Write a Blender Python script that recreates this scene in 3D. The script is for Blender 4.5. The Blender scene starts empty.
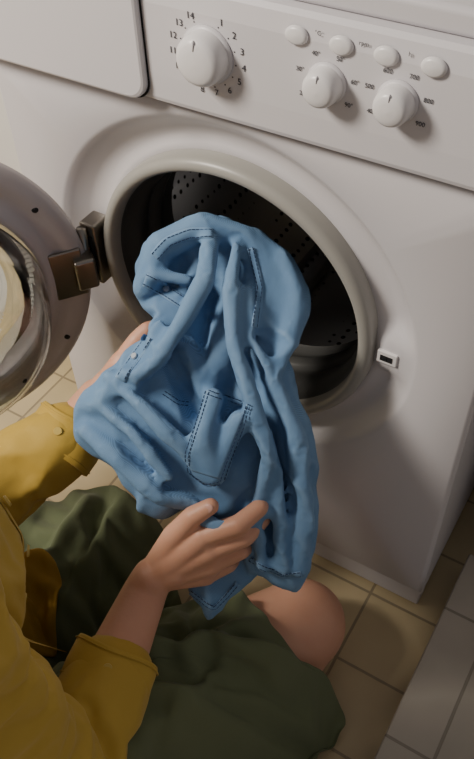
import bpy, bmesh, math, random, time
import numpy as np
from mathutils import Matrix, Vector, noise
from mathutils.bvhtree import BVHTree
random.seed(3)
COL=bpy.context.collection
# ---------------------------------------------------------------- camera
CR=Matrix(((0.8548,-0.3646,0.3694,0.3887),(0.5183,0.6378,-0.5697,-0.5888),(-0.0279,0.6784,0.7342,1.1107),(0,0,0,1)))
cd=bpy.data.cameras.new('camera'); cam=bpy.data.objects.new('camera',cd); COL.objects.link(cam)
cd.sensor_fit='HORIZONTAL'; cd.sensor_width=36; cd.lens=806.5/474*36; cd.clip_start=.02
cam.matrix_world=CR; bpy.context.scene.camera=cam
# ---------------------------------------------------------------- materials
def mat(name,col,rough=.5,metal=0,bump=None,noise_col=None,trans=0,ior=1.45,alpha=1,spec=.5,sheen=0,sss=0):
    m=bpy.data.materials.new(name); m.use_nodes=True; nt=m.node_tree; b=nt.nodes['Principled BSDF']
    b.inputs['Base Color'].default_value=(*col,1); b.inputs['Roughness'].default_value=rough
    b.inputs['Metallic'].default_value=metal; b.inputs['Transmission Weight'].default_value=trans
    b.inputs['IOR'].default_value=ior; b.inputs['Specular IOR Level'].default_value=spec
    if sheen: b.inputs['Sheen Weight'].default_value=sheen
    if sss:
        b.inputs['Subsurface Weight'].default_value=sss; b.inputs['Subsurface Radius'].default_value=(.006,.002,.001); b.inputs['Subsurface Scale'].default_value=1
    tc=nt.nodes.new('ShaderNodeTexCoord')
    if noise_col:
        sc,c2=noise_col
        n=nt.nodes.new('ShaderNodeTexNoise'); n.inputs['Scale'].default_value=sc; n.inputs['Detail'].default_value=5
        nt.links.new(tc.outputs['Object'],n.inputs['Vector'])
        mx=nt.nodes.new('ShaderNodeMix'); mx.data_type='RGBA'; mx.inputs[6].default_value=(*col,1); mx.inputs[7].default_value=(*c2,1)
        nt.links.new(n.outputs['Fac'],mx.inputs[0]); nt.links.new(mx.outputs[2],b.inputs['Base Color'])
    if bump:
        sc,st=bump
        n=nt.nodes.new('ShaderNodeTexNoise'); n.inputs['Scale'].default_value=sc; n.inputs['Detail'].default_value=4
        nt.links.new(tc.outputs['Object'],n.inputs['Vector'])
        bp=nt.nodes.new('ShaderNodeBump'); bp.inputs['Strength'].default_value=st; bp.inputs['Distance'].default_value=.002
        nt.links.new(n.outputs['Fac'],bp.inputs['Height']); nt.links.new(bp.outputs['Normal'],b.inputs['Normal'])
    return m
M_enamel=mat('white_enamel',(.62,.60,.62),.32,bump=(6,.02))
M_panel=mat('panel_plastic',(.66,.64,.66),.38)
M_knob=mat('knob_plastic',(.76,.74,.74),.3)
M_ring=mat('grey_ring_plastic',(.35,.34,.31),.35)
M_rubber=mat('grey_rubber',(.06,.06,.058),.35)
M_dark=mat('dark_gap',(.01,.01,.012),.8)
M_print=mat('panel_print',(.05,.05,.06),.6)
M_chrome=mat('hinge_metal',(.30,.28,.25),.3,metal=1)
M_door=mat('door_plastic',(.55,.50,.50),.35)
M_glass=mat('door_glass',(.95,.97,.97),.02,trans=1,ior=1.45)
M_skin=mat('skin',(.62,.31,.20),.48,noise_col=(30,(.68,.38,.26)),bump=(260,.12),sss=.15)
M_nail=mat('nail',(.72,.42,.34),.25)
M_yellow=mat('yellow_cotton',(.54,.36,.055),.65,bump=(90,.2),noise_col=(12,(.48,.31,.045)),sheen=.1)
M_green=mat('green_cotton',(.16,.19,.10),.9,bump=(60,.3),noise_col=(6,(.11,.13,.065)),sheen=.1)
M_orange=mat('orange_cotton',(.46,.27,.035),.9,bump=(60,.4))
M_thread=mat('stitch_thread',(.02,.045,.11),.8)
M_button=mat('shirt_button',(.55,.40,.10),.3)
M_pearl=mat('pearl_button',(.45,.50,.56),.25)
M_hair=mat('brown_hair',(.05,.025,.015),.5,bump=(150,.6))
M_lip=mat('lips',(.45,.13,.10),.4)
M_eye=mat('eye',(.03,.02,.02),.1)
M_wall=mat('white_wall_paint',(.7,.68,.64),.8,bump=(40,.1))
# drum
def drum_mat():
    m=mat('perforated_steel',(.5,.5,.5),.36,metal=1); nt=m.node_tree; b=nt.nodes['Principled BSDF']
    tc=nt.nodes.new('ShaderNodeTexCoord'); v=nt.nodes.new('ShaderNodeTexVoronoi'); v.inputs['Scale'].default_value=60
    v.inputs['Randomness'].default_value=.15
    nt.links.new(tc.outputs['Object'],v.inputs['Vector'])
    cr=nt.nodes.new('ShaderNodeValToRGB'); cr.color_ramp.elements[0].position=.18; cr.color_ramp.elements[0].color=(.01,.01,.01,1)
    cr.color_ramp.elements[1].position=.26; cr.color_ramp.elements[1].color=(.52,.52,.53,1)
    nt.links.new(v.outputs['Distance'],cr.inputs[0]); nt.links.new(cr.outputs[0],b.inputs['Base Color']); return m
M_drum=drum_mat()
def tile_mat(name,c1,c2,grout,size,rough=.35):
    m=mat(name,c1,rough); nt=m.node_tree; b=nt.nodes['Principled BSDF']
    tc=nt.nodes.new('ShaderNodeTexCoord'); br=nt.nodes.new('ShaderNodeTexBrick')
    br.offset=0; br.inputs['Scale'].default_value=1; br.inputs['Brick Width'].default_value=size; br.inputs['Row Height'].default_value=size
    br.inputs['Mortar Size'].default_value=.0022; br.inputs['Mortar Smooth'].default_value=.2
    br.inputs['Color1'].default_value=(*c1,1); br.inputs['Color2'].default_value=(*c2,1); br.inputs['Mortar'].default_value=(*grout,1)
    nt.links.new(tc.outputs['Object'],br.inputs['Vector'])
    n=nt.nodes.new('ShaderNodeTexNoise'); n.inputs['Scale'].default_value=9; nt.links.new(tc.outputs['Object'],n.inputs['Vector'])
    mx=nt.nodes.new('ShaderNodeMix'); mx.data_type='RGBA'; mx.blend_type='MULTIPLY'; mx.inputs[0].default_value=.35
    nt.links.new(br.outputs['Color'],mx.inputs[6]); nt.links.new(n.outputs['Fac'],mx.inputs[7]); nt.links.new(mx.outputs[2],b.inputs['Base Color'])
    bp=nt.nodes.new('ShaderNodeBump'); bp.inputs['Strength'].default_value=.6; bp.inputs['Distance'].default_value=.002; bp.invert=True
    nt.links.new(br.outputs['Fac'],bp.inputs['Height']); nt.links.new(bp.outputs['Normal'],b.inputs['Normal'])
    return m
M_floor=tile_mat('cream_floor_tile',(.70,.57,.34),(.64,.52,.31),(.38,.31,.20),.115)
M_step=tile_mat('grey_step_tile',(.50,.45,.38),(.47,.43,.36),(.3,.27,.22),.2)
def denim():
    m=mat('blue_denim',(.075,.20,.42),.8); nt=m.node_tree; b=nt.nodes['Principled BSDF']
    tc=nt.nodes.new('ShaderNodeTexCoord'); geo=nt.nodes.new('ShaderNodeNewGeometry')
    n=nt.nodes.new('ShaderNodeTexNoise'); n.inputs['Scale'].default_value=18; n.inputs['Detail'].default_value=6
    n3=nt.nodes.new('ShaderNodeTexNoise'); n3.inputs['Scale'].default_value=70; n3.inputs['Detail'].default_value=4
    w=nt.nodes.new('ShaderNodeTexWave'); w.inputs['Scale'].default_value=480; w.inputs['Distortion'].default_value=1.0; w.bands_direction='DIAGONAL'
    for q in (n,w,n3): nt.links.new(tc.outputs['Object'],q.inputs['Vector'])
    mx=nt.nodes.new('ShaderNodeMix'); mx.data_type='RGBA'; mx.inputs[6].default_value=(.080,.180,.345,1); mx.inputs[7].default_value=(.185,.320,.500,1)
    nt.links.new(n.outputs['Fac'],mx.inputs[0])
    rp=nt.nodes.new('ShaderNodeMapRange'); rp.inputs[1].default_value=.50; rp.inputs[2].default_value=.60
    nt.links.new(geo.outputs['Pointiness'],rp.inputs[0])
    mw=nt.nodes.new('ShaderNodeMix'); mw.data_type='RGBA'; mw.inputs[7].default_value=(.38,.52,.66,1)
    sc=nt.nodes.new('ShaderNodeMath'); sc.operation='MULTIPLY'; nt.links.new(n3.outputs['Fac'],sc.inputs[1]); nt.links.new(rp.outputs[0],sc.inputs[0])
    nt.links.new(sc.outputs[0],mw.inputs[0]); nt.links.new(mx.outputs[2],mw.inputs[6])
    mx2=nt.nodes.new('ShaderNodeMix'); mx2.data_type='RGBA'; mx2.blend_type='OVERLAY'; mx2.inputs[0].default_value=.18
    nt.links.new(mw.outputs[2],mx2.inputs[6]); nt.links.new(w.outputs['Fac'],mx2.inputs[7]); nt.links.new(mx2.outputs[2],b.inputs['Base Color'])
    bp=nt.nodes.new('ShaderNodeBump'); bp.inputs['Strength'].default_value=.3; bp.inputs['Distance'].default_value=.002
    nt.links.new(n3.outputs['Fac'],bp.inputs['Height']); nt.links.new(bp.outputs['Normal'],b.inputs['Normal'])
    return m
M_denim=denim()
# ---------------------------------------------------------------- helpers
def empty(name):
    o=bpy.data.objects.new(name,None); COL.objects.link(o); o.empty_display_size=.05; return o
def obj(name,verts,faces,m,parent=None,smooth=True):
    me=bpy.data.meshes.new(name); me.from_pydata([tuple(v) for v in verts],[],faces); me.update()
    o=bpy.data.objects.new(name,me); COL.objects.link(o)
    if m: me.materials.append(m)
    if smooth: me.polygons.foreach_set('use_smooth',[True]*len(me.polygons))
    if parent: o.parent=parent
    return o
def bmobj(name,bm,m,parent=None,smooth=True):
    me=bpy.data.meshes.new(name); bm.to_mesh(me); bm.free()
    o=bpy.data.objects.new(name,me); COL.objects.link(o); me.materials.append(m)
    if smooth: me.polygons.foreach_set('use_smooth',[True]*len(me.polygons))
    if parent: o.parent=parent
    return o
def box(name,x0,x1,y0,y1,z0,z1,m,parent=None,bev=0):
    bm=bmesh.new(); bmesh.ops.create_cube(bm,size=1)
    for v in bm.verts: v.co=Vector(((x0+x1)/2+v.co.x*(x1-x0),(y0+y1)/2+v.co.y*(y1-y0),(z0+z1)/2+v.co.z*(z1-z0)))
    if bev: bmesh.ops.bevel(bm,geom=bm.edges[:],offset=bev,segments=4,profile=.5,affect='EDGES')
    o=bmobj(name,bm,m,parent,smooth=False); 
    if bev:
        o.data.polygons.foreach_set('use_smooth',[True]*len(o.data.polygons))
        mod=o.modifiers.new('wn','WEIGHTED_NORMAL'); 
    return o
def lathe(name,prof,m,parent=None,n=128,center=(0,0,0),close=False):
    V=[];F=[];k=len(prof)
    for i in range(n):
        a=2*math.pi*i/n
        for r,y in prof: V.append((center[0]+r*math.cos(a),center[1]+y,center[2]+r*math.sin(a)))
    for i in range(n):
        j=(i+1)%n
        for q in range(k if close else k-1):
            q2=(q+1)%k
            F.append((i*k+q,i*k+q2,j*k+q2,j*k+q))
    o=obj(name,V,F,m,parent)
    return o
def bake(o):
    dg=bpy.context.evaluated_depsgraph_get(); dg.update()
    me=bpy.data.meshes.new_from_object(o.evaluated_get(dg)); mats=[m for m in o.data.materials]
    o.modifiers.clear(); o.data=me
    me.materials.clear(); [me.materials.append(m) for m in mats]
    me.polygons.foreach_set('use_smooth',[True]*len(me.polygons)); return o
def settle(o,grow,weight,frames=22,bend=.4,stiff=12,wfun=None,mass=.15):
    """let the cloth buckle into natural wrinkles: excess fabric, loosely held in shape"""
    o.vertex_groups.clear(); vg=o.vertex_groups.new(name='hold')
    for v in o.data.vertices:
        vg.add([v.index],float(wfun(v.co)) if wfun else weight,'REPLACE')
    c=o.modifiers.new('cloth','CLOTH'); s=c.settings
    s.quality=5; s.mass=mass; s.tension_stiffness=stiff; s.compression_stiffness=stiff; s.shear_stiffness=stiff*.5; s.bending_stiffness=bend
    s.tension_damping=8; s.compression_damping=8; s.shear_damping=8; s.bending_damping=.5; s.air_damping=3
    s.vertex_group_mass='hold'; s.pin_stiffness=1.0; s.shrink_min=-grow; s.shrink_max=-grow
    s.effector_weights.gravity=.0
    c.collision_settings.use_collision=False; c.point_cache.frame_start=1; c.point_cache.frame_end=frames
    sc=bpy.context.scene; sc.frame_start=1; sc.frame_end=frames
    for f in range(1,frames+1): sc.frame_set(f); bpy.context.view_layer.update()
    bake(o); sc.frame_set(1)
ZC=.485
# ---------------------------------------------------------------- room
floor=obj('floor',[(-1.6,-2.2,0),(1.6,-2.2,0),(1.6,.75,0),(-1.6,.75,0)],[(0,1,2,3)],M_floor)
box('wall_back',-1.6,1.6,.75,.85,0,2.5,M_wall)
box('wall_left',-1.7,-1.6,-2.2,.85,0,2.5,M_wall)
def cabinet(name,x0,x1,y0,y1):
    c=empty(name)
    box('carcass',x0,x1,y0+.018,y1,.08,.82,M_wall,c,bev=.002); box('kick_board',x0+.01,x1-.01,y0+.05,y1-.02,0,.082,M_wall,c)
    box('worktop',x0-.004,x1+.004,y0-.01,y1,.82,.85,M_panel,c,bev=.003)
    xm=(x0+x1)/2
    box('door_leaf_a',x0+.002,xm-.0015,y0,y0+.0175,.085,.815,M_wall,c,bev=.002); box('door_leaf_b',xm+.0015,x1-.002,y0,y0+.0175,.085,.815,M_wall,c,bev=.002)
    box('handle_a',xm-.035,xm-.025,y0-.025,y0,.62,.74,M_chrome,c,bev=.002); box('handle_b',xm+.025,xm+.035,y0-.025,y0,.62,.74,M_chrome,c,bev=.002)
cabinet('base_cabinet',.36,.96,.12,.70); cabinet('base_cabinet.001',-.95,-.335,.12,.70)
box('tiled_step',.336,1.2,-.9,.10,0,.06,M_step,bev=.003)
# ---------------------------------------------------------------- washing machine
wm=empty('washing_machine')
N=160
angs=[2*math.pi*i/N for i in range(N)]
def rectring(x0,x1,z0,z1,y):
    out=[]
    for a in angs:
        c,s=math.cos(a),math.sin(a)
        t=1e9
        if c>1e-9:t=min(t,x1/c)
        if c<-1e-9:t=min(t,x0/c)
        if s>1e-9:t=min(t,(z1-ZC)/s)
        if s<-1e-9:t=min(t,(z0-ZC)/s)
        out.append((t*c,y,ZC+t*s))
    return out
for cx,cz in ((-.3,.06),(.3,.06),(-.3,.72),(.3,.72)):
    a=math.atan2(cz-ZC,cx)%(2*math.pi); i=min(range(N),key=lambda k:abs(angs[k]-a)); angs[i]=a
def boss(a,y,yb):
    # the pressing rises to a flat boss around the door catch
    d=math.atan2(math.sin(a),math.cos(a)); t=math.exp(-(d/.16)**4); return y*(1-t)+yb*t
def ell(cx,cz,rx,rz,y,b=None): return [(cx+rx*math.cos(a),(y if b is None else boss(a,y,b)),cz+rz*math.sin(a)) for a in angs]
rings=[rectring(-.3,.3,.06,.72,.010),rectring(-.2985,.2985,.0612,.7188,.003),rectring(-.294,.294,.066,.714,0),
 ell(-.006,.482,.240,.230,0),ell(-.006,.482,.236,.226,.0015),ell(-.005,.482,.230,.220,.007,.004),ell(-.003,.483,.215,.208,.019,.006),
 ell(0,.485,.200,.197,.023,.0065),ell(0,.485,.188,.188,.020,.007),ell(0,.485,.176,.176,.016),ell(0,.485,.17,.17,.05)]
V=[v for r in rings for v in r]; F=[]
for k in range(len(rings)-1):
    for i in range(N):
        j=(i+1)%N; F.append((k*N+i,(k+1)*N+i,(k+1)*N+j,k*N+j))
fr=obj('front_panel',V,F,M_enamel,wm)
sh=[('side_left',-.3,-.296,.008,.58,.05,.845),('side_right',.296,.3,.008,.58,.05,.845),('back',-.3,.3,.576,.58,.05,.845),('bottom_pan',-.296,.296,.012,.57,.05,.054)]
for n_,*b in sh: box(n_,*b,M_enamel,wm)
box('top_lid',-.3,.3,.0,.58,.838,.86,M_enamel,wm,bev=.006)
box('plinth',-.298,.298,.012,.04,.008,.062,M_enamel,wm,bev=.003)
box('plinth_gap',-.292,.292,.008,.014,.0575,.0615,M_dark,wm)
for i,(x,y) in enumerate(((-.25,.06),(.25,.06),(-.25,.52),(.25,.52))):
    bm=bmesh.new(); bmesh.ops.create_cone(bm,cap_ends=True,segments=24,radius1=.022,radius2=.014,depth=.055,matrix=Matrix.Translation((x,y,.0275))); bmobj('foot_%d'%i,bm,M_dark,wm,smooth=False)
def panel_prof(name,x0,x1,parent,m,zb=.7225,zt=.838,rb=0,yo=-.014):
    bm=bmesh.new()
    pr=[(.02,zb),(yo*.55,zb),(yo*.9,zb+.002),(yo,zb+.006),(yo-.001,zb+.03),(yo-.001,zt-.02),(yo+.002,zt-.004),(yo+.006,zt),(.02,zt)]
    nx=24; rowsv=[]
    for i in range(nx+1):
        x=x0+(x1-x0)*i/nx
        rowsv.append([bm.verts.new((x,y,z)) for y,z in pr])
    for i in range(nx):
        for k in range(len(pr)-1): bm.faces.new((rowsv[i][k],rowsv[i][k+1],rowsv[i+1][k+1],rowsv[i+1][k]))
    bm.faces.new(rowsv[0]); bm.faces.new(rowsv[-1][::-1])
    bmesh.ops.recalc_face_normals(bm,faces=bm.faces[:])
    o=bmobj(name,bm,m,parent,smooth=False); return o
panel_prof('control_fascia',-.3,.3,wm,M_panel)
box('panel_seam',-.299,.299,-.004,.01,.7195,.7235,M_dark,wm)
def drawer():
    pts=[(-.301,.7235),(-.088,.7235)]
    for i in range(9):
        a=-math.pi/2+math.pi/2*i/8; pts.append((-.09+.020*math.cos(a),.7435+.020*math.sin(a)))
    pts+= [(-.070,.835),(-.301,.835)]
    def off(p,d):
        cx,cz=-.185,.78; return (p[0]+(d if p[0]<cx else -d),p[1]+(d if p[1]<cz else -d))
    bm=bmesh.new(); L=[]
    for y,d in ((-.005,0),(-.019,0),(-.0215,.001),(-.0225,.003)):
        L.append([bm.verts.new((off(p,d)[0],y,off(p,d)[1])) for p in pts])
    n=len(pts)
    for k in range(3):
        for i in range(n): bm.faces.new((L[k][i],L[k][(i+1)%n],L[k+1][(i+1)%n],L[k+1][i]))
    bm.faces.new(L[3]); bmesh.ops.recalc_face_normals(bm,faces=bm.faces[:])
    bmobj('detergent_drawer',bm,M_panel,wm,smooth=False)
    bm=bmesh.new(); L=[bm.verts.new((p[0]+(.0022 if p[0]>-.2 else 0),-.0156,p[1]-(.0012 if p[1]<.75 else 0))) for p in pts]; bm.faces.new(L)
    bmobj('drawer_gap',bm,M_dark,wm,smooth=False)
drawer()
def knob(name,x,z,r,h):
    lathe(name+'_collar',[(0,0),(r*1.12,0),(r*1.12,-.002),(r*1.0,-.0035)],M_panel,wm,n=48,center=(x,-.0148,z))
    lathe(name,[(r,-.002),(r*.99,-h*.55),(r*.95,-h*.8),(r*.85,-h*.97),(r*.7,-h*1.05),(r*.4,-h*1.1),(0,-h*1.12)],M_knob,wm,n=64,center=(x,-.0148,z))
    bm=bmesh.new(); bmesh.ops.create_cube(bm,size=1)
    for v in bm.verts: v.co=Vector((x+v.co.x*r*.10,-.0148-h*1.02+v.co.y*.003,z+r*.68+v.co.z*r*.4))
    bmesh.ops.bevel(bm,geom=bm.edges[:],offset=.0006,segments=2,affect='EDGES')
    bmobj(name+'_pointer',bm,M_panel,wm)
knob('program_knob',.0,.784,.0235,.021)
knob('temperature_knob',.117,.786,.0160,.019)
knob('spin_knob',.180,.786,.0160,.019)
def text(s,x,z,size,y=-.0156):
    c=bpy.data.curves.new('label','FONT'); c.body=s; c.size=size; c.align_x='CENTER'; c.align_y='CENTER'; c.extrude=.0001
    o=bpy.data.objects.new('label_'+s,c); COL.objects.link(o); o.location=(x,y,z); o.rotation_euler=(math.pi/2,0,0); o.data.materials.append(M_print); o.parent=wm
for i in range(14):
    a=math.radians(90-25-i*(360-50)/13)
    text(str(i+1),.0+.0375*math.cos(a),.784+.0345*math.sin(a),.0085)
    lathe('dot_%d'%i,[(0,-.0002),(.0007,-.0002),(.0007,0)],M_print,wm,n=8,center=(.0+.0292*math.cos(a),-.0152,.784+.0292*math.sin(a)))
for kx,labs in ((.117,['20°','30°','40°','50°','60°','90°']),(.180,['400','500','600','700','800','900'])):
    for i,s in enumerate(labs):
        a=math.radians(215-i*250/5); text(s,kx+.0260*math.cos(a),.786+.0250*math.sin(a),.0055)
for i,x in enumerate((.088,.128,.1664,.2054)):
    o=lathe('button_%d'%i,[(0,-.004),(.7,-.0038),(.92,-.0028),(1,-.001),(1,0)],M_knob,wm,n=40)
    for v in o.data.vertices: v.co=Vector((x+v.co.x*.0105,-.0150+v.co.y,.8200+v.co.z*.0078))
    if i<3: text(('°C','rpm','h')[i],x+.019,.8255,.0052)
lathe('lock_lamp',[(0,-.001),(.0022,-.001),(.0025,0)],M_dark,wm,n=16,center=(.262,-.0152,.784))
for z in (.770,.776,.792): text('-',.262,z,.006)
C0=(0,0,ZC)
lathe('door_ring',[(.181,.020),(.1805,.002),(.178,-.003),(.173,-.0055),(.168,-.005),(.165,-.001),(.1640,.006),(.1635,.012)],M_ring,wm,center=C0)
lathe('gasket',[(.1636,.012),(.161,.030),(.156,.036),(.154,.046),(.156,.056),(.159,.060),(.160,.068),(.156,.072),(.153,.080),(.154,.088),(.160,.092),(.163,.105),(.158,.115)],M_rubber,wm,center=C0)
lathe('drum',[(.158,.115),(.165,.112),(.235,.118),(.24,.13),(.24,.40),(.22,.42),(0,.43)],M_drum,wm,center=C0)
lathe('tub',[(.27,.10),(.27,.46),(0,.46)],M_dark,wm,center=C0)
for i in range(3):
    a=math.radians(75+120*i); bm=bmesh.new(); bmesh.ops.create_cube(bm,size=1)
    for v in bm.verts: v.co=Vector((v.co.x*.05*(1-.5*(v.co.z<0)),.26+v.co.y*.24,.215+v.co.z*.05))
    bmesh.ops.bevel(bm,geom=bm.edges[:],offset=.01,segments=3,affect='EDGES')
    o=bmobj('drum_paddle_%d'%i,bm,M_drum,wm)
    o.data.transform(Matrix.Translation((0,0,ZC))@Matrix.Rotation(a,4,'Y'))
box('latch_plate',.186,.209,.0035,.022,.475,.492,M_knob,wm,bev=.0012)
box('latch_slot',.190,.204,.0028,.006,.4795,.4870,M_dark,wm)
box('latch_tongue',.1925,.1975,.0022,.006,.481,.4855,M_chrome,wm)
dr=empty('door'); dr.parent=wm
RD=.212
DM=Matrix.Translation((-.195,-.020,ZC-.008))@Matrix.Rotation(math.radians(-127),4,'Z')@Matrix.Translation((RD,0,0))
dr.matrix_world=DM
lathe('door_frame',[(.207,-.012),(.213,-.004),(.212,.006),(.206,.011),(.194,.013),(.186,.010),(.178,.009),(.172,.012),(.165,.017),(.158,.017),(.153,.010),(.150,-.018),(.160,-.026),(.19,-.024)],M_door,dr,close=True)
g=lathe('door_glass',[(.156,.012),(.155,.026),(.152,.052),(.147,.072),(.140,.086),(.128,.094),(.09,.097),(0,.099)],M_glass,dr)
so=g.modifiers.new('s','SOLIDIFY'); so.thickness=.004
g=lathe('door_outer_glass',[(.152,-.018),(.10,-.024),(0,-.027)],M_glass,dr); so=g.modifiers.new('s','SOLIDIFY'); so.thickness=.003
for i,(x,z) in enumerate(((-.165,.100),(-.165,-.100),(-.10,.162),(-.10,-.162))):
    lathe('screw_%d'%i,[(0,.0015),(.0035,.0015),(.0042,0)],M_dark,dr,n=16,center=(x,.0115,z))
box('hinge_leaf',-.205,-.165,.011,.016,-.035,.035,M_chrome,dr,bev=.002)
box('hinge_arm',-.219,-.192,.004,.026,-.022,.022,M_chrome,dr,bev=.004)
bm=bmesh.new(); bmesh.ops.create_cone(bm,cap_ends=True,segments=24,radius1=.006,radius2=.006,depth=.085,matrix=Matrix.Translation((-.196,-.018,ZC))); bmobj('hinge_pin',bm,M_chrome,wm)
box('hinge_bracket',-.205,-.182,-.012,.018,ZC-.045,ZC+.045,M_chrome,wm,bev=.003)
box('hinge_bracket_recess',-.200,-.187,-.0135,-.01,ZC-.028,ZC+.028,M_dark,wm,bev=.001)

# ---------------------------------------------------------------- garment work frame (rigid, metric)
FR=Matrix(((0.8548,-0.3646,0.3694,0.0747),(0.5183,0.6378,-0.5697,-0.1046),(-0.0279,0.6784,0.7342,0.4866),(0,0,0,1)))
def W(a,b,c): return FR@Vector((a/1000,b/1000,c/1000))
def rcap(bm,p0,r0,p1,r1,sq=None):
    p0,p1=Vector(p0),Vector(p1)
    for p,r in ((p0,r0),(p1,r1)): bmesh.ops.create_icosphere(bm,subdivisions=3,radius=r,matrix=Matrix.Translation(p))
    d=p1-p0; L=d.length
    if L<1e-6: return
    q=d.to_track_quat('Z','Y').to_matrix().to_4x4()
    bmesh.ops.create_cone(bm,cap_ends=True,segments=32,radius1=r0,radius2=r1,depth=L,matrix=Matrix.Translation((p0+p1)/2)@q)
def chain(bm,pts,rs):
    for i in range(len(pts)-1): rcap(bm,pts[i],rs[i],pts[i+1],rs[i+1])
# ---------------------------------------------------------------- denim shirt
G=.001055
def catmull(pts,n,closed=True):
    out=[];k=len(pts)
    for i in range(k):
        p0,p1,p2,p3=[np.array(pts[(i+j-1)%k],float) for j in range(4)]
        for t in np.linspace(0,1,n,endpoint=False):
            out.append(.5*((2*p1)+(-p0+p2)*t+(2*p0-5*p1+4*p2-p3)*t*t+(-p0+3*p1-3*p2+p3)*t**3))
    return np.array(out)
def catmull_open(pts,n):
    P=[np.array(p,float) for p in pts]; P=[2*P[0]-P[1]]+P+[2*P[-1]-P[-2]]; out=[]
    for i in range(1,len(P)-2):
        p0,p1,p2,p3=P[i-1],P[i],P[i+1],P[i+2]
        for t in np.linspace(0,1,n,endpoint=False):
            out.append(.5*((2*p1)+(-p0+p2)*t+(2*p0-5*p1+4*p2-p3)*t*t+(-p0+3*p1-3*p2+p3)*t**3))
    out.append(P[-2]); return np.array(out)
def fold(X,Y,poly,amp,wl,wr):
    best=np.full(X.shape,1e9); sg=np.ones(X.shape); par=np.zeros(X.shape)
    P=[np.array(p,float) for p in poly]; L=[np.linalg.norm(P[i+1]-P[i]) for i in range(len(P)-1)]; T=sum(L); acc=0
    for i in range(len(P)-1):
        d=P[i+1]-P[i]; l2=d@d
        t=np.clip(((X-P[i][0])*d[0]+(Y-P[i][1])*d[1])/l2,0,1)
        qx=X-(P[i][0]+t*d[0]); qy=Y-(P[i][1]+t*d[1]); D=np.hypot(qx,qy)
        m=D<best; best=np.where(m,D,best); sg=np.where(m,np.sign(d[0]*qy-d[1]*qx),sg); par=np.where(m,(acc+t*L[i])/T,par); acc+=L[i]
    w=np.where(sg>0,wl,wr)
    return amp*np.exp(-(best/w)**2)*np.clip(np.sin(np.pi*np.clip(par,.02,.98))*2.2,0,1)
def nz(X,Y,s,seed,ridge=False):
    f=X.ravel();g=Y.ravel();o=np.empty(len(f))
    for i in range(len(f)):
        v=noise.noise((f[i]/s+seed*7.3,g[i]/s-seed*3.1,seed*1.7)); o[i]=(1-2.2*abs(v)) if ridge else v
    return o.reshape(X.shape)
SV=[];SF=[]
def lobe(outline,cen,c0,sx,sy,H,B,folds,seed,rot=0,crum=5,NT=40,edge_amp=4):
    ol=catmull(outline,12); 
    k=len(ol); tt=np.linspace(0,1,NT+1)[1:]**.8
    en=np.array([noise.noise((p[0]/16+seed,p[1]/16,seed)) for p in ol])*edge_amp
    cen=np.array(cen,float); dirs=ol-cen; nrm=np.linalg.norm(dirs,axis=1)[:,None]; ol=cen+dirs*(1+(en[:,None]-3.5)/nrm)
    X=cen[0]+tt[:,None]*(ol[:,0]-cen[0])[None,:]; Y=cen[1]+tt[:,None]*(ol[:,1]-cen[1])[None,:]
    T=np.repeat(tt[:,None],k,axis=1)
    base=c0+sx*(X-cen[0])+sy*(Y-cen[1])
    fo=np.zeros(X.shape)
    for f_ in folds: fo+=fold(X,Y,*f_)
    rim=(1-T**5)**.6
    front=base+rim*H+fo*(1-.55*T**10)
    back=base-rim*B+fo*.2*T**10
    mid=(front[-1]+back[-1])/2; front[-1]=mid
    front[-2]=np.maximum(front[-2],mid+.3); 
    off=len(SV)
    for r in range(NT):
        for i in range(k): SV.append(((X[r,i]-237)*G,(379.5-Y[r,i])*G,front[r,i]/1000))
    cf=len(SV); SV.append(((cen[0]-237)*G,(379.5-cen[1])*G,front[0].mean()/1000))
    for r in range(NT-1):
        for i in range(k):
            j=(i+1)%k; SF.append((off+r*k+i,off+(r+1)*k+i,off+(r+1)*k+j,off+r*k+j))
    for i in range(k): SF.append((cf,off+i,off+(i+1)%k))
    ob=len(SV)
    for r in range(NT-1):
        for i in range(k): SV.append(((X[r,i]-237)*G,(379.5-Y[r,i])*G,back[r,i]/1000))
    cb=len(SV); SV.append(((cen[0]-237)*G,(379.5-cen[1])*G,back[0].mean()/1000))
    for r in range(NT-2):
        for i in range(k):
            j=(i+1)%k; SF.append((ob+r*k+i,ob+r*k+j,ob+(r+1)*k+j,ob+(r+1)*k+i))
    for i in range(k):
        j=(i+1)%k; SF.append((ob+(NT-2)*k+i,ob+(NT-2)*k+j,off+(NT-1)*k+j,off+(NT-1)*k+i)); SF.append((cb,ob+j,ob+i))
A_=[(152,330),(141,300),(137,272),(148,249),(170,236),(190,226),(207,219),(230,222),(250,238),(262,258),(268,290),(258,330),(245,375),(215,400),(180,385),(160,355)]
lobe(A_,(205,305),-4,0,.10,24,50,[
 ([(192,262),(180,285),(163,303)],-12,8,7),
 ([(216,285),(206,325),(198,365),(200,390)],-30,10,9)],1)
B_=[(246,238),(270,250),(290,268),(303,292),(305,312),(298,332),(290,352),(296,375),(301,398),(312,430),(318,470),(317,520),(311,560),(300,588),(284,590),(262,579),(243,566),(232,530),(226,490),(222,440),(224,390),(222,340),(228,290)]
lobe(B_,(266,410),-12,0,-.14,22,40,[
 ([(235,330),(250,380),(265,430),(275,500),(270,560)],-14,8,8)],2)
C_=[(160,322),(146,336),(130,352),(110,374),(88,396),(77,420),(80,440),(93,456),(112,468),(122,487),(136,499),(137,514),(160,520),(190,512),(212,522),(238,526),(262,500),(262,460),(245,420),(228,385),(200,345),(180,326)]
lobe(C_,(172,425),-6,0,-.20,24,40,[
 ([(168,345),(188,390),(206,425)],-24,9,8)],3)
D_=[(182,545),(182,580),(192,600),(204,615),(212,626),(224,618),(234,606),(246,590),(264,566),(255,535),(215,525)]
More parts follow.
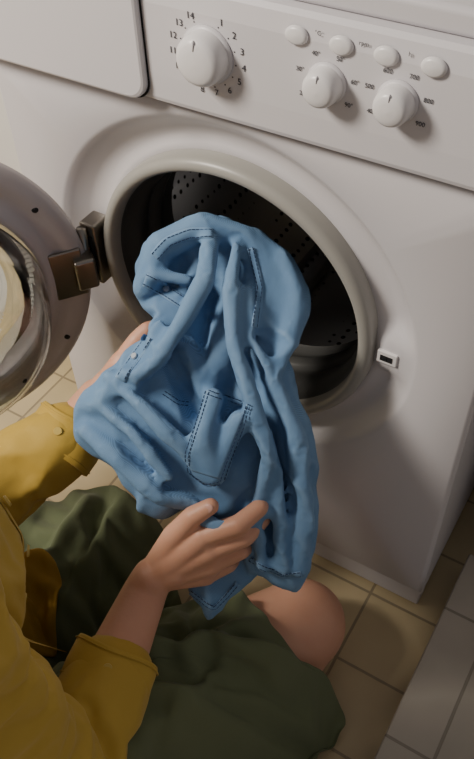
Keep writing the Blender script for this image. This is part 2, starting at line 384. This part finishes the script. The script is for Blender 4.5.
lobe(D_,(222,568),-48,0,0,12,14,[([(200,560),(208,590),(214,618)],6,5,7)],4,NT=24)
bm=bmesh.new(); tmp=bpy.data.meshes.new('t'); tmp.from_pydata(SV,[],SF); bm.from_mesh(tmp)
ROPES=[
 [(152,292,10,13),(168,258,18,15),(205,241,18,15),(240,254,15,14),(256,285,12,13),(262,330,14,10)],
 [(212,256,32,8),(206,290,42,10),(187,325,43,10),(165,360,37,10),(132,385,24,11),(104,410,8,11)],
 [(236,264,32,7),(232,300,40,8),(236,350,40,9),(250,400,34,9),(262,450,26,10),(258,505,4,8)],
 [(275,270,11,10),(287,300,13,10),(284,345,17,10),(272,380,23,10),(290,430,15,11),(299,490,3,10),(297,560,-14,9)],
 [(120,380,22,8),(150,405,36,9),(185,440,34,9),(205,470,24,8)],
 [(97,430,6,11),(125,455,16,10),(165,490,12,10),(200,501,-2,8)],
 [(110,405,18,6),(140,430,27,7),(172,470,22,7)],
 [(262,430,20,7),(274,490,8,8),(279,560,-12,7)],
 [(292,450,14,6),(306,520,0,6)],[(252,500,8,6),(262,560,-14,6)],
 [(160,283,25,7),(190,290,25,7)],[(165,330,30,6),(150,360,28,6)],
 [(246,300,28,6),(252,345,32,7),(268,372,30,6)],
 [(200,508,6,8),(222,516,12,9),(246,512,10,8),(258,500,4,7)],
 [(214,398,30,10),(204,436,34,12),(214,468,26,11),(236,420,32,11)]]
for R in ROPES:
    pts=[Vector(((x-237)*G,(379.5-y)*G,c/1000)) for x,y,c,r in R]
    chain(bm,pts,[r/1000 for *_,r in R])
me=bpy.data.meshes.new('denim_shirt'); bm.to_mesh(me); bm.free(); me.materials.append(M_denim)
shirt=bpy.data.objects.new('denim_shirt',me); COL.objects.link(shirt); shirt.matrix_world=FR
r=shirt.modifiers.new('r','REMESH'); r.mode='VOXEL'; r.voxel_size=.0036; r.use_smooth_shade=True
sm=shirt.modifiers.new('sm','SMOOTH'); sm.iterations=3; sm.factor=.5
bake(shirt)
# soft secondary creases
for v in shirt.data.vertices:
    p=v.co*1000; q=Vector((p.x+10*noise.noise(p/50),p.y+10*noise.noise(p/50+Vector((9,2,5))),p.z))
    a_=1-2.4*abs(noise.noise(Vector((q.x*.8+q.y*.5,q.y*.40-q.x*.25,q.z*.6))/34))
    v.co+=v.normal*(a_*.0022-.001)
INFO={'shirt_verts':len(shirt.data.vertices)}
t0=time.time()
settle(shirt,.09,.09,frames=14,bend=18,stiff=35)
INFO['t_cloth']=round(time.time()-t0,1)
ss=shirt.modifiers.new('ss','SUBSURF'); ss.levels=1; ss.render_levels=1
bake(shirt)
bvh=BVHTree.FromPolygons([v.co for v in shirt.data.vertices],[p.vertices[:] for p in shirt.data.polygons])
def surf(x,y):
    h=bvh.ray_cast(Vector(((x-237)*G,(379.5-y)*G,.3)),Vector((0,0,-1))); return h[0],h[1]
TV=[];TF=[]
def stitch(poly,offs=(0,),lift=.0):
    for of in offs:
        P=[np.array(p,float) for p in poly]
        L=[];
        for i in range(len(P)-1):
            d=P[i+1]-P[i]; l=np.linalg.norm(d); n=np.array([-d[1],d[0]])/l
            for s_ in np.arange(0,l,1.0): L.append(P[i]+d*s_/l+n*of)
        for i in range(0,len(L)-3,4):
            a,_=surf(*L[i]); b,_=surf(*L[i+3])
            if a is None or b is None or (a-b).length>.008: continue
            a=a+Vector((0,0,lift)); b=b+Vector((0,0,lift)); d=(b-a); 
            if d.length<1e-5: continue
            d.normalize(); u=d.cross(Vector((0,0,1))).normalized(); w_=Vector((0,0,1)); o=len(TV); r=.0005
            for q in (a,b):
                for m_ in (u*r,w_*r*1.6,-u*r,-w_*r): TV.append(q+m_)
            for m_ in range(4): TF.append((o+m_,o+(m_+1)%4,o+4+(m_+1)%4,o+4+m_))
def band(name,poly,w,lift=.0016,nv=7,w2=None):
    """a folded, sewn piece of denim following the cloth"""
    P=catmull_open(poly,12); nu=len(P); VV=[]
    Z=np.full((nu,nv),np.nan); Q={}
    for i in range(nu):
        t=P[min(i+1,nu-1)]-P[max(i-1,0)]; t=t/np.linalg.norm(t); n=np.array([-t[1],t[0]]); ww=w if w2 is None else w+(w2-w)*i/(nu-1)
        for j in range(nv):
            q=P[i]+n*ww*(j/(nv-1)-.5); s_,_=surf(*q); Q[i,j]=q
            if s_ is not None: Z[i,j]=s_.z
    Z=np.where(np.isnan(Z),np.nanmean(Z),Z); Z0=Z.copy()
    Zp=np.pad(Z,1,mode='edge'); Z=np.maximum(Z,(Zp[:-2,1:-1]+Zp[2:,1:-1]+Zp[1:-1,:-2]+Zp[1:-1,2:]+Z*2)/6)
    Z=np.minimum(Z,Z0+.002)
    for i in range(nu):
        for j in range(nv):
            q=Q[i,j]; e=0 if (0<j<nv-1 and 0<i<nu-1) else -.0016
            VV.append(((q[0]-237)*G,(379.5-q[1])*G,Z[i,j]+lift+e))
    F=[(i*nv+j,i*nv+j+1,(i+1)*nv+j+1,(i+1)*nv+j) for i in range(nu-1) for j in range(nv-1)]
    o=obj(name,VV,F,M_denim,None); o.parent=shirt
    so=o.modifiers.new('so','SOLIDIFY'); so.thickness=.0014; so.offset=0
    ss=o.modifiers.new('ss','SUBSURF'); ss.levels=1; ss.render_levels=1
SEAMS=[('pocket_flap',[(148,283),(166,292),(186,305)],13,4.5),('sleeve_cuff',[(152,338),(138,358),(125,380)],12,4),
 ('collar_band',[(158,262),(172,248),(192,240),(214,240)],11,3.6),
 ('hem_strip',[(250,563),(266,571),(284,579),(302,575)],7,2.2),('shoulder_seam',[(250,252),(259,290),(254,330)],7,2.2),('tail_hem',[(188,602),(204,612),(214,617),(226,606),(238,592)],6,1.8)]
for n_,pl,w_,of in SEAMS:
    band(n_,pl,w_); stitch(pl,(-of,of),.0022)
band('chest_pocket',[(228,396),(219,425),(208,456),(204,470)],42,lift=.0015,nv=19,w2=34)
stitch([(209,391),(201,418),(190,450),(190,470),(205,482),(222,478),(228,460),(240,428),(247,404)],(-1.2,2.2),.0024)
stitch([(206,388),(228,396),(250,404)],(0,4),.0022)
stitch([(166,392),(180,402),(192,404)],(-1.5,2))
for bx,by in ((167,292),(139,358)):
    s_,n_=surf(bx,by); bm=bmesh.new(); q=n_.to_track_quat('Z','Y').to_matrix().to_4x4()
    bmesh.ops.create_cone(bm,cap_ends=True,segments=24,radius1=.0036,radius2=.0030,depth=.0018,matrix=Matrix.Translation(s_+n_*.0042)@q); bmobj('button',bm,M_pearl,shirt,smooth=False)
th=obj('shirt_stitching',TV,TF,M_thread,None); th.parent=shirt
# ---------------------------------------------------------------- woman
def solid(name,bm,m,parent,vox,smooth=6,cloth=None):
    o=bmobj(name,bm,m,parent)
    r=o.modifiers.new('r','REMESH'); r.mode='VOXEL'; r.voxel_size=vox; r.use_smooth_shade=True
    s=o.modifiers.new('s','SMOOTH'); s.iterations=smooth; s.factor=.6
    if cloth:
        bake(o); settle(o,*cloth); ss=o.modifiers.new('ss','SUBSURF'); ss.levels=1; ss.render_levels=1
    return o
person=empty('woman')
def hand(bm,wrist,fingers,thumb,palm,rw=.019):
    rad=[(.0120,.0108,.0096,.0080),(.0122,.0108,.0096,.0080),(.0118,.0104,.0092,.0076),(.0108,.0094,.0082,.0070)]
    for f_,r in zip(fingers,rad):
        chain(bm,f_,r); rcap(bm,wrist,rw*.75,f_[0],r[0]*1.12)
    for i in range(3): rcap(bm,fingers[i][0],rad[i][0],fingers[i+1][0],rad[i+1][0])
    chain(bm,thumb,(.0155,.0130,.0112,.0088)); rcap(bm,wrist,rw*.85,thumb[0],.0155)
    mid=(fingers[0][0]+thumb[0])/2
    rcap(bm,mid,.012,fingers[1][0],.012); rcap(bm,thumb[0],.0145,fingers[0][0],.012); rcap(bm,wrist,rw*.8,palm,.018)
def nail(p,q,up,name):
    d=(q-p).normalized(); up=(up-d*up.dot(d)).normalized(); s=d.cross(up)
    bm=bmesh.new(); bmesh.ops.create_uvsphere(bm,u_segments=16,v_segments=10,radius=1)
    M=Matrix((( s.x*.0050,d.x*.0064,up.x*.0016,0),(s.y*.0050,d.y*.0064,up.y*.0016,0),(s.z*.0050,d.z*.0064,up.z*.0016,0),(0,0,0,1)))
    bm.transform(Matrix.Translation(q-d*.001+up*.0070)@M); bmobj(name,bm,M_nail,person)
V3=Vector
r_wr=V3((.0633,-.2737,.3203)); r_fo=V3((.0771,-.3638,.2979)); r_el=V3((.106,-.489,.295))
# fingers bend at the second knuckle and close round the bunched cloth
r_f=[[V3((.1056,-.23,.3792)),V3((.1375,-.2100,.3985)),V3((.1480,-.1860,.4060)),V3((.1440,-.1660,.3960))],
     [V3((.1148,-.2306,.3618)),V3((.1440,-.2080,.3790)),V3((.1490,-.1810,.3810)),V3((.1390,-.1620,.3720))],
     [V3((.1168,-.2338,.3393)),V3((.1400,-.2110,.3530)),V3((.1415,-.1835,.3430)),W(20,-156,-54)],
     [W(-34,-214,-35),W(-9,-203,-36),W(3,-191,-52),W(4,-180,-66)]]
r_t=[W(-87,-203,-30),W(-67,-166,-4),W(-46,-142,14),W(-27,-130,22)]
bm=bmesh.new()
chain(bm,[r_el,(r_el+r_fo)/2,r_fo,V3((.0605,-.2857,.3056)),r_wr],(.040,.038,.032,.0245,.0225))
hand(bm,r_wr,r_f,r_t,W(-66,-206,-24),.022)
solid('right_arm_and_hand',bm,M_skin,person,.0018,6)
fr_n=FR.to_3x3()@Vector((0,0,1))
nail(r_t[2],r_t[3],fr_n,'thumb_nail')
l_el=V3((-.152,-.322,.3634)); l_cu=W(-185,-60,-70); l_wr=W(-161,-21,-80)
l_f=[[W(-130.5,20,-65),W(-112,44,-55),W(-101,55.5,-55),W(-89,60.5,-62)],
     [W(-123,14,-75),W(-103,40,-80),W(-90,52,-90),W(-76.5,56,-100)],
     [W(-122,3,-90),W(-100.6,23,-105),W(-86,33,-115),W(-74.5,35.5,-120)],
     [W(-126,-10,-100),W(-108,2,-115),W(-95,9,-120),W(-86,11.5,-125)]]
l_t=[W(-150,-6,-65),W(-120,8,-40),W(-95,16,-30),W(-73,19,-30)]
bm=bmesh.new()
chain(bm,[l_el,(l_el+l_cu)/2,l_cu,l_wr],(.040,.037,.030,.023))
hand(bm,l_wr,l_f,l_t,W(-140,0,-80),.021)
solid('left_arm_and_hand',bm,M_skin,person,.0019,7)
# torso and sleeves of the yellow shirt
bm=bmesh.new()
rcap(bm,(-.17,-.55,.17),.120,(-.02,-.55,.17),.120)
rcap(bm,(-.15,-.500,.33),.100,(-.050,-.500,.33),.100)
rcap(bm,(-.16,-.450,.47),.097,(-.060,-.450,.47),.097)
rcap(bm,(-.10,-.55,.17),.14,(-.10,-.50,.35),.115); rcap(bm,(-.10,-.50,.35),.115,(-.10,-.46,.50),.108)
rcap(bm,(-.24,-.48,.60),.055,(.03,-.49,.60),.055); rcap(bm,(-.09,-.49,.60),.07,(-.09,-.49,.66),.056)
chain(bm,[V3((.045,-.50,.60)),r_el,r_fo+(r_el-r_fo)*.15],(.058,.050,.039))
chain(bm,[V3((-.245,-.50,.60)),l_el,l_cu+(l_el-l_cu)*.15],(.060,.049,.038))
ys=solid('yellow_shirt',bm,M_yellow,person,.0075,3,cloth=(.17,.14,16,3,20))
bake(ys)
yb=BVHTree.FromPolygons([v.co for v in ys.data.vertices],[p.vertices[:] for p in ys.data.polygons])
line=[Vector((-.03,-.30,.55)),Vector((.0,-.34,.47)),Vector((.015,-.37,.40)),Vector((.02,-.39,.33))]
VV=[];rows=0
for i in range(len(line)-1):
    for t in np.linspace(0,1,10,endpoint=False):
        c=line[i].lerp(line[i+1],t)
        for j in range(5):
            q=c+Vector((.85,.0,.15)).normalized()*(.026*(j/4-.5)); p,n,_,_=yb.find_nearest(q); VV.append(p+n*(.003 if 0<j<4 else .0005))
        rows+=1
F=[(i*5+j,i*5+j+1,(i+1)*5+j+1,(i+1)*5+j) for i in range(rows-1) for j in range(4)]
pl=obj('shirt_front_placket',VV,F,M_yellow,person); sm=pl.modifiers.new('s','SMOOTH'); sm.iterations=6; ss=pl.modifiers.new('ss','SUBSURF'); ss.levels=1; ss.render_levels=1
for bi,ri in enumerate((6,14,22)):
    c=VV[ri*5+2]; p,n,_,_=yb.find_nearest(c); q=n.to_track_quat('Z','Y').to_matrix().to_4x4()
    bm=bmesh.new(); bmesh.ops.create_cone(bm,cap_ends=True,segments=24,radius1=.0060,radius2=.0052,depth=.0022,matrix=Matrix.Translation(c+n*.003)@q); bmobj('shirt_button_%d'%bi,bm,M_button,person,smooth=False)
def cuff(name,p,d,r,h):
    d=d.normalized(); q=d.to_track_quat('Z','Y').to_matrix().to_4x4(); n=64
    prof=[(r*.93,-h*.55),(r*1.03,-h*.52),(r*1.05,-h*.1),(r*1.02,h*.45),(r*1.0,h*.5),(r*.95,h*.5),(r*.90,h*.2),(r*.9,-h*.3)]
    V=[];F=[]
    for i in range(n):
        a=2*math.pi*i/n; wv=1+.035*math.sin(2*a+.6)+.02*math.sin(5*a)
        for rr,z in prof: V.append(Matrix.Translation(p)@q@Vector((rr*wv*math.cos(a),rr*wv*math.sin(a)*.93,z+.0015*math.sin(3*a))))
    k=len(prof)
    for i in range(n):
        for m_ in range(k-1): F.append((i*k+m_,i*k+m_+1,((i+1)%n)*k+m_+1,((i+1)%n)*k+m_))
    obj(name,V,F,M_yellow,person)
    for zz in (-.42,.40):
        V=[];F=[]
        for i in range(n):
            a=2*math.pi*i/n; wv=1+.035*math.sin(2*a+.6)+.02*math.sin(5*a)
            for rr,z in ((r*1.045,h*zz-.0009),(r*1.068,h*zz),(r*1.045,h*zz+.0009)): V.append(Matrix.Translation(p)@q@Vector((rr*wv*math.cos(a),rr*wv*math.sin(a)*.93,z+.0015*math.sin(3*a))))
        for i in range(n):
            for m_ in range(2): F.append((i*3+m_,i*3+m_+1,((i+1)%n)*3+m_+1,((i+1)%n)*3+m_))
        obj(name+'_seam',V,F,M_yellow,person)
    inv=(q.to_3x3().inverted()@Vector((.25,-.35,.9))); a=math.atan2(inv.y,inv.x); P_=Matrix.Translation(p)@q@Vector((r*1.06*math.cos(a),r*1.06*math.sin(a)*.93,0)); nn=(P_-p).normalized()
    bm=bmesh.new(); bmesh.ops.create_cone(bm,cap_ends=True,segments=24,radius1=.0052,radius2=.0044,depth=.002,matrix=Matrix.Translation(P_+nn*.001)@nn.to_track_quat('Z','Y').to_matrix().to_4x4()); bmobj(name+'_button',bm,M_button,person,smooth=False)
cuff('right_cuff',r_fo+(r_el-r_fo).normalized()*.012,r_wr-r_fo,.0435,.044)
cuff('left_cuff',l_cu+(l_el-l_cu).normalized()*.012,l_wr-l_cu,.0420,.044)
# legs
bm=bmesh.new()
chain(bm,[V3((.0,-.52,.14)),V3((.09,-.32,.12)),V3((.178,-.13,.074))],(.082,.076,.062))
chain(bm,[V3((.178,-.125,.070)),V3((.165,-.24,.058)),V3((.12,-.50,.045)),V3((.10,-.60,.04))],(.060,.056,.042,.035))
chain(bm,[V3((-.18,-.52,.14)),V3((-.16,-.32,.12)),V3((-.14,-.17,.074))],(.082,.076,.060))
chain(bm,[V3((-.14,-.17,.068)),V3((-.15,-.30,.058)),V3((-.14,-.52,.045)),V3((-.13,-.62,.04))],(.058,.056,.042,.035))
rcap(bm,(.10,-.60,.04),.034,(.09,-.69,.025),.022); rcap(bm,(-.13,-.62,.04),.034,(-.12,-.70,.025),.022)
solid('legs',bm,M_skin,person,.005,8)
# head
bm=bmesh.new()
rcap(bm,(-.09,-.50,.62),.05,(-.085,-.475,.72),.048)
rcap(bm,(-.085,-.47,.80),.082,(-.085,-.44,.79),.078); rcap(bm,(-.085,-.43,.76),.06,(-.085,-.40,.715),.035)
rcap(bm,(-.085,-.365,.775),.010,(-.085,-.350,.752),.012)
for sx in (-1,1): rcap(bm,(-.085+sx*.080,-.455,.785),.012,(-.085+sx*.082,-.452,.760),.009)
solid('head',bm,M_skin,person,.004,6)
for sx in (-1,1):
    bm=bmesh.new(); bmesh.ops.create_uvsphere(bm,u_segments=20,v_segments=12,radius=.011,matrix=Matrix.Translation((-.085+sx*.032,-.372,.783))); bmobj('eye',bm,M_eye,person)
bm=bmesh.new(); rcap(bm,(-.105,-.366,.728),.005,(-.065,-.366,.728),.005); bmobj('lips',bm,M_lip,person)
bm=bmesh.new()
rcap(bm,(-.085,-.485,.825),.088,(-.085,-.455,.83),.084); rcap(bm,(-.085,-.53,.80),.06,(-.085,-.56,.74),.05); rcap(bm,(-.085,-.58,.77),.05,(-.085,-.59,.78),.045)
solid('hair',bm,M_hair,person,.005,4)
# skirt draped over the lap
sk=[(-.225,-.30),(-.205,-.215),(-.178,-.155),(-.145,-.122),(-.105,-.122),(-.06,-.110),(-.015,-.155),(.03,-.185),(.08,-.175),(.125,-.178),(.17,-.195),(.210,-.200),(.245,-.188),(.278,-.21),(.270,-.30),(.25,-.45),(.21,-.60),(.0,-.68),(-.2,-.64),(-.25,-.48)]
ol=catmull(sk,7); cen=np.array((.0,-.40)); NT=44; tt=np.linspace(0,1,NT+1)[1:]
X=cen[0]+tt[:,None]*(ol[:,0]-cen[0]); Y=cen[1]+tt[:,None]*(ol[:,1]-cen[1])
def capd(X,Y,p0,p1):
    dx,dy=p1[0]-p0[0],p1[1]-p0[1]; t=np.clip(((X-p0[0])*dx+(Y-p0[1])*dy)/(dx*dx+dy*dy),0,1.08)
    return np.hypot(X-p0[0]-t*dx,Y-p0[1]-t*dy),t
Hh=np.full(X.shape,.012)
for p0,p1 in (((0,-.52),(.178,-.13)),((-.18,-.52),(-.14,-.17))):
    d,t=capd(X,Y,p0,p1); top=.262+(.150-.262)*t; wdt=.120-.03*t
    Hh=np.maximum(Hh,top*np.exp(-(d/wdt)**3.2)); 
wx=nz(X*1000,Y*1000,90,9)*40
cr=(nz(X*1000*.8+wx,Y*1000*.35,26,11,True)*.008+nz(X*1000+wx,Y*1000,45,12,True)*.009)
for poly,a_,w1,w2 in (([(60,-330),(130,-260),(230,-200)],.026,6,13),([(40,-380),(150,-330),(270,-270)],.026,7,13),([(90,-420),(190,-400),(270,-360)],.024,7,13),
    ([(-30,-330),(-20,-230),(-60,-130)],.022,8,12),([(10,-320),(30,-250),(60,-180)],.020,7,12),([(-120,-330),(-130,-230),(-150,-140)],.020,7,12),([(-170,-330),(-190,-250),(-200,-190)],.018,7,12),([(20,-360),(110,-290),(150,-200)],.020,5,10),([(-80,-330),(-90,-230),(-110,-130)],.018,6,11),([(110,-350),(200,-270),(250,-235)],.016,5,9)):
    cr+=fold(X*1000,Y*1000,poly,a_,w1,w2)
Hh=Hh+cr*.9+.008
Hh=np.maximum(Hh,.004)
V=[(X[r,i],Y[r,i],Hh[r,i]) for r in range(NT) for i in range(len(ol))]; k=len(ol); F=[]
for r in range(NT-1):
    for i in range(k):
        j=(i+1)%k; F.append((r*k+i,(r+1)*k+i,(r+1)*k+j,r*k+j))
V.append((cen[0],cen[1],Hh[0].mean())); F+=[(len(V)-1,i,(i+1)%k) for i in range(k)]
s_=obj('green_skirt',V,F,M_green,person)
settle(s_,.08,.16,frames=12,bend=2,stiff=15)
for v in s_.data.vertices: v.co.z=max(v.co.z,.003)
kb=BVHTree.FromPolygons([v.co for v in s_.data.vertices],[p.vertices[:] for p in s_.data.polygons])
so=s_.modifiers.new('s','SOLIDIFY'); so.thickness=.002; ss=s_.modifiers.new('ss','SUBSURF'); ss.levels=1; ss.render_levels=1
# small orange cloth lying on the lap
oc=catmull([(-.145,-.290),(-.118,-.268),(-.092,-.282),(-.078,-.315),(-.065,-.350),(-.085,-.390),(-.125,-.380),(-.150,-.335)],8); cc=np.array((-.108,-.328)); V=[];F=[];NT=16;k=len(oc)
for r in range(1,NT+1):
    for i in range(k):
        x,y=cc+(oc[i]-cc)*r/NT; h=kb.ray_cast(Vector((x,y,.6)),Vector((0,0,-1)))[0]; z=(h.z if h else .15)
        f_=1-2.2*abs(noise.noise(Vector((x*1000+y*400,y*300,3))/22)); V.append((x,y,z+.006+.007*f_*(1 if r<NT else .4)))
for r in range(NT-1):
    for i in range(k): F.append((r*k+i,(r+1)*k+i,(r+1)*k+(i+1)%k,r*k+(i+1)%k))
V.append((cc[0],cc[1],V[0][2])); F+=[(len(V)-1,i,(i+1)%k) for i in range(k)]
o=obj('orange_cloth',V,F,M_orange); so=o.modifiers.new('s','SOLIDIFY'); so.thickness=.002; ss=o.modifiers.new('ss','SUBSURF'); ss.levels=1; ss.render_levels=1
INFO['t_all']=round(time.time()-t0,1)
# ---------------------------------------------------------------- lights
w=bpy.data.worlds.new('w'); bpy.context.scene.world=w; w.use_nodes=True
w.node_tree.nodes['Background'].inputs[0].default_value=(.86,.80,.80,1); w.node_tree.nodes['Background'].inputs[1].default_value=.25
def area(name,loc,tgt,size,e,col):
    l=bpy.data.lights.new(name,'AREA'); l.energy=e; l.size=size; l.color=col
    o=bpy.data.objects.new(name,l); COL.objects.link(o); o.location=loc
    o.rotation_euler=(Vector(tgt)-Vector(loc)).to_track_quat('-Z','Y').to_euler(); return o
area('window_light',(-.95,-.97,1.78),(0,0,.5),.4,41,(1,.92,.81))
print('INFO',INFO)
